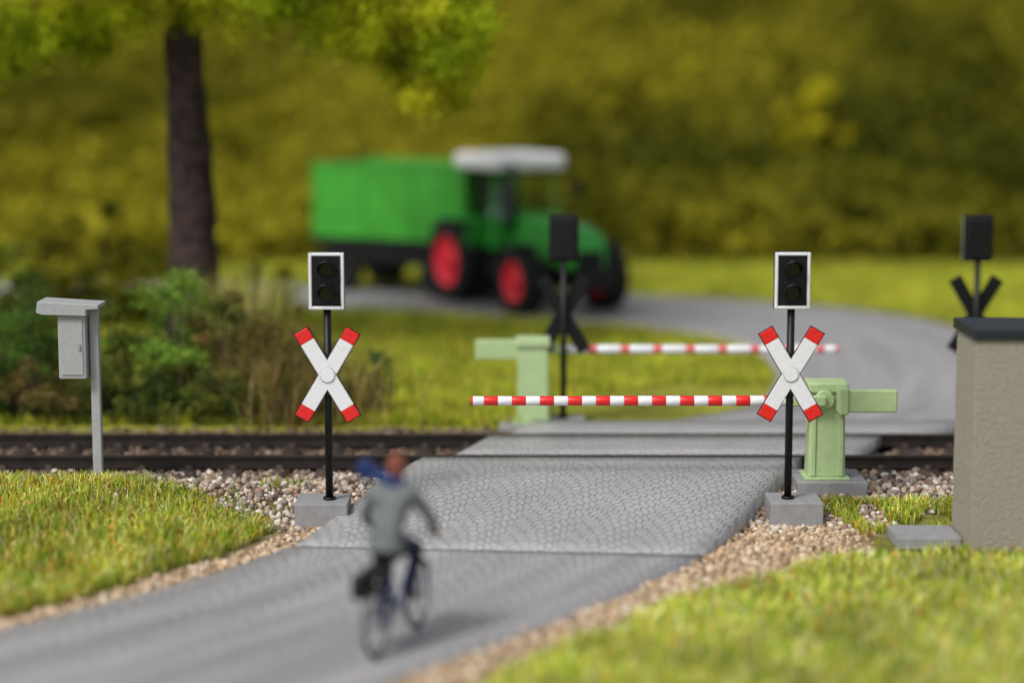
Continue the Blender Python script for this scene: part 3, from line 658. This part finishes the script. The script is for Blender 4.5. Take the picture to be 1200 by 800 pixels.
for i,n in enumerate(names): sv[i].radius=(J[n][1],J[n][2]); sv[i].use_root=(n=='pelvis')
sb=sk.modifiers.new('sub','SUBSURF'); sb.levels=2; sb.render_levels=2
dg=bpy.context.evaluated_depsgraph_get(); bmsh=bpy.data.meshes.new_from_object(sk.evaluated_get(dg)); bpy.data.objects.remove(sk)
bmsh.name='body'; bmsh.materials.clear()
for m in (M_jacket,M_pants,M_skin,M_shoe): bmsh.materials.append(m)
segs=[(np.array(J[a][0]),np.array(J[b][0]),LAB[(a,b)]) for a,b in E]
for p in bmsh.polygons:
    c=np.array(p.center); best=1e9
    for a,b,l in segs:
        t=np.clip(np.dot(c-a,b-a)/np.dot(b-a,b-a),0,1); d=np.linalg.norm(c-(a+t*(b-a)))
        if d<best: best=d; lb=l
    p.material_index=lb; p.use_smooth=True
obj('body',bmsh,CY)
lathe=[( .955,.178,.156),(.975,.185,.162),(1.03,.180,.156),(1.09,.163,.142)]
V=[];F=[]
for z,a,b in lathe:
    for t in np.linspace(0,2*math.pi,24,endpoint=False): V.append((a*math.cos(t),-.22+(z-1)*.25+b*math.sin(t),z+.01*math.sin(3*t)))
for i in range(3):
    for j in range(24): F.append((i*24+j,i*24+(j+1)%24,(i+1)*24+(j+1)%24,(i+1)*24+j))
obj('jacket_hem',np_mesh('hem',np.array(V),np.array(F),mats=[M_jacket],smooth=True),CY)
for sx in (1,-1):
    fs=[]
    for i in range(4):
        yb=.245+i*.022; ln=(.9,1,.97,.8)[i]; xo=sx*(.285-.004*i); 
        fs.append((catmull([np.array(p) for p in [(xo+sx*.018,yb,1.04),(xo+sx*.034,yb+.02,1.03),(xo+sx*.032*ln,yb+.03,1.005),(xo+sx*.012,yb+.028,.985),(xo-sx*.010,yb+.02,.988)]],3),np.linspace(.0105,.008,13)))
    fs.append((catmull([np.array(p) for p in [(xo-sx*.0,.235,1.04),(xo-sx*.03,.26,1.03),(xo-sx*.034,.285,1.01),(xo-sx*.02,.30,.99)]],3),np.linspace(.013,.009,10)))
    tubes('fingers_'+('r' if sx>0 else 'l'),fs,M_skin,CY,7)
H=bpy.data.objects.new('head',None); link(H,CY); H.location=(.0,.03,1.675); H.rotation_euler=(R(-4),0,R(-8))
bm=bmesh.new(); bmesh.ops.create_uvsphere(bm,u_segments=32,v_segments=24,radius=1)
for v in bm.verts:
    x_,y_,z_=v.co; w=.078*(1-.16*max(0,-z_)); yy=.096*y_; zz=.122*z_
    if z_<-.2: yy+= .018*(-z_-.2)
    nose=math.exp(-((x_/.16)**2+((z_+.12)/.22)**2))*(1 if y_>0 else 0); yy+=.028*nose
    eye=math.exp(-(((abs(x_)-.38)/.14)**2+((z_-.05)/.10)**2))*(1 if y_>0 else 0); yy-=.010*eye
    chin=math.exp(-((x_/.3)**2+((z_+.85)/.2)**2))*(1 if y_>-.3 else 0); yy+=.014*chin
    v.co=(x_*w,yy,zz)
for f in bm.faces: f.smooth=True
me=bpy.data.meshes.new('skull'); bm.to_mesh(me); bm.free(); me.materials.append(M_skin); obj('face',me,H)
bm=bmesh.new(); bmesh.ops.create_uvsphere(bm,u_segments=32,v_segments=24,radius=1)
for v in bm.verts: v.co=(v.co.x*.086,v.co.y*.104-.004,v.co.z*.130)
dl=[v for v in bm.verts if (v.co.z<.035 and v.co.y>-.01) or v.co.z<-.045 or (v.co.y>.062 and v.co.z<.075)]
bmesh.ops.delete(bm,geom=dl,context='VERTS')
for f in bm.faces: f.smooth=True
me=bpy.data.meshes.new('hair'); bm.to_mesh(me); bm.free(); me.materials.append(M_hair); obj('hair',me,H)
for sx in (1,-1):
    lathe_x('ear',[(-.010,.012),(-.012,.026),(0,.032),(.010,.026),(.004,.010),(.006,.001)],M_skin,H,(sx*.082,-.004,-.005),16,(0,0,R(-15*sx)))
    bm=bmesh.new(); bmesh.ops.create_icosphere(bm,subdivisions=2,radius=.012); me=bpy.data.meshes.new('eye'); bm.to_mesh(me); bm.free(); me.materials.append(M_white); o=obj('eye',me,H); o.location=(sx*.030,.083,.006)
    bm=bmesh.new(); bmesh.ops.create_icosphere(bm,subdivisions=2,radius=.006); me=bpy.data.meshes.new('iris'); bm.to_mesh(me); bm.free(); me.materials.append(M_black); o=obj('iris',me,H); o.location=(sx*.030,.0925,.006)
tubes('mouth',[([(-.026,.094,-.055),(-.01,.101,-.053),(.01,.101,-.053),(.026,.094,-.055)],[.002,.005,.005,.002])],mat('lips',(.4,.08,.06),.5),H,6)
pth=catmull([np.array(p) for p in [(.05,.03,1.55),(0,-.09,1.56),(-.10,-.06,1.57),(-.18,-.08,1.64),(-.26,-.12,1.66),(-.31,-.16,1.60)]],6)
V=[];F=[]
for i,p in enumerate(pth):
    t=i/len(pth); hwid=.045+.06*t
    for k in range(5):
        q=(k-2)/2; V.append((p[0]+.012*math.sin(k*2+i*.6),p[1]+.02*math.cos(k*1.7+i*.5),p[2]+q*hwid))
for i in range(len(pth)-1):
    for k in range(4): F.append((i*5+k,i*5+k+1,(i+1)*5+k+1,(i+1)*5+k))
sc=obj('scarf',np_mesh('scarf',np.array(V),np.array(F),mats=[M_blue],smooth=True),CY); sd_=sc.modifiers.new('t','SOLIDIFY'); sd_.thickness=.015
tubes('scarf_neck',[([( .072*math.cos(t),-.01+.075*math.sin(t),1.535) for t in np.linspace(0,6.28,20)],.028)],M_blue,CY,8)

# ---------------------------------------------------------------- light, world, camera
w=bpy.data.worlds.new('World'); S.world=w; w.use_nodes=True; n=w.node_tree
sky=n.nodes.new('ShaderNodeTexSky'); sky.sky_type='NISHITA'; sky.sun_disc=False
EL,AZ=50,222
sky.sun_elevation=R(EL); sky.sun_rotation=R(AZ); sky.dust_density=3.0; sky.air_density=.8
hs=n.nodes.new('ShaderNodeHueSaturation'); hs.inputs['Saturation'].default_value=.4
n.links.new(sky.outputs[0],hs.inputs['Color'])
n.links.new(hs.outputs[0],n.nodes['Background'].inputs[0]); n.nodes['Background'].inputs[1].default_value=.15
sl=bpy.data.lights.new('sun','SUN'); sl.energy=2.6; sl.angle=R(16); sl.color=(1,.965,.91)
so=bpy.data.objects.new('sun',sl); S.collection.objects.link(so)
d=Vector((math.sin(R(AZ))*math.cos(R(EL)),math.cos(R(AZ))*math.cos(R(EL)),math.sin(R(EL))))
so.rotation_euler=d.to_track_quat('Z','Y').to_euler(); so.location=(0,0,30)
cam=bpy.data.cameras.new('camera'); co=bpy.data.objects.new('camera',cam); S.collection.objects.link(co)
co.location=(0,0,5.17); co.rotation_euler=(R(90-7.8),0,0); cam.sensor_width=36; cam.lens=72.7; cam.clip_end=3000; cam.clip_start=.5
cam.dof.use_dof=True; cam.dof.focus_distance=25.0; cam.dof.aperture_fstop=.135
S.camera=co
S.view_settings.view_transform='Standard'; S.view_settings.look='None'; S.view_settings.exposure=0
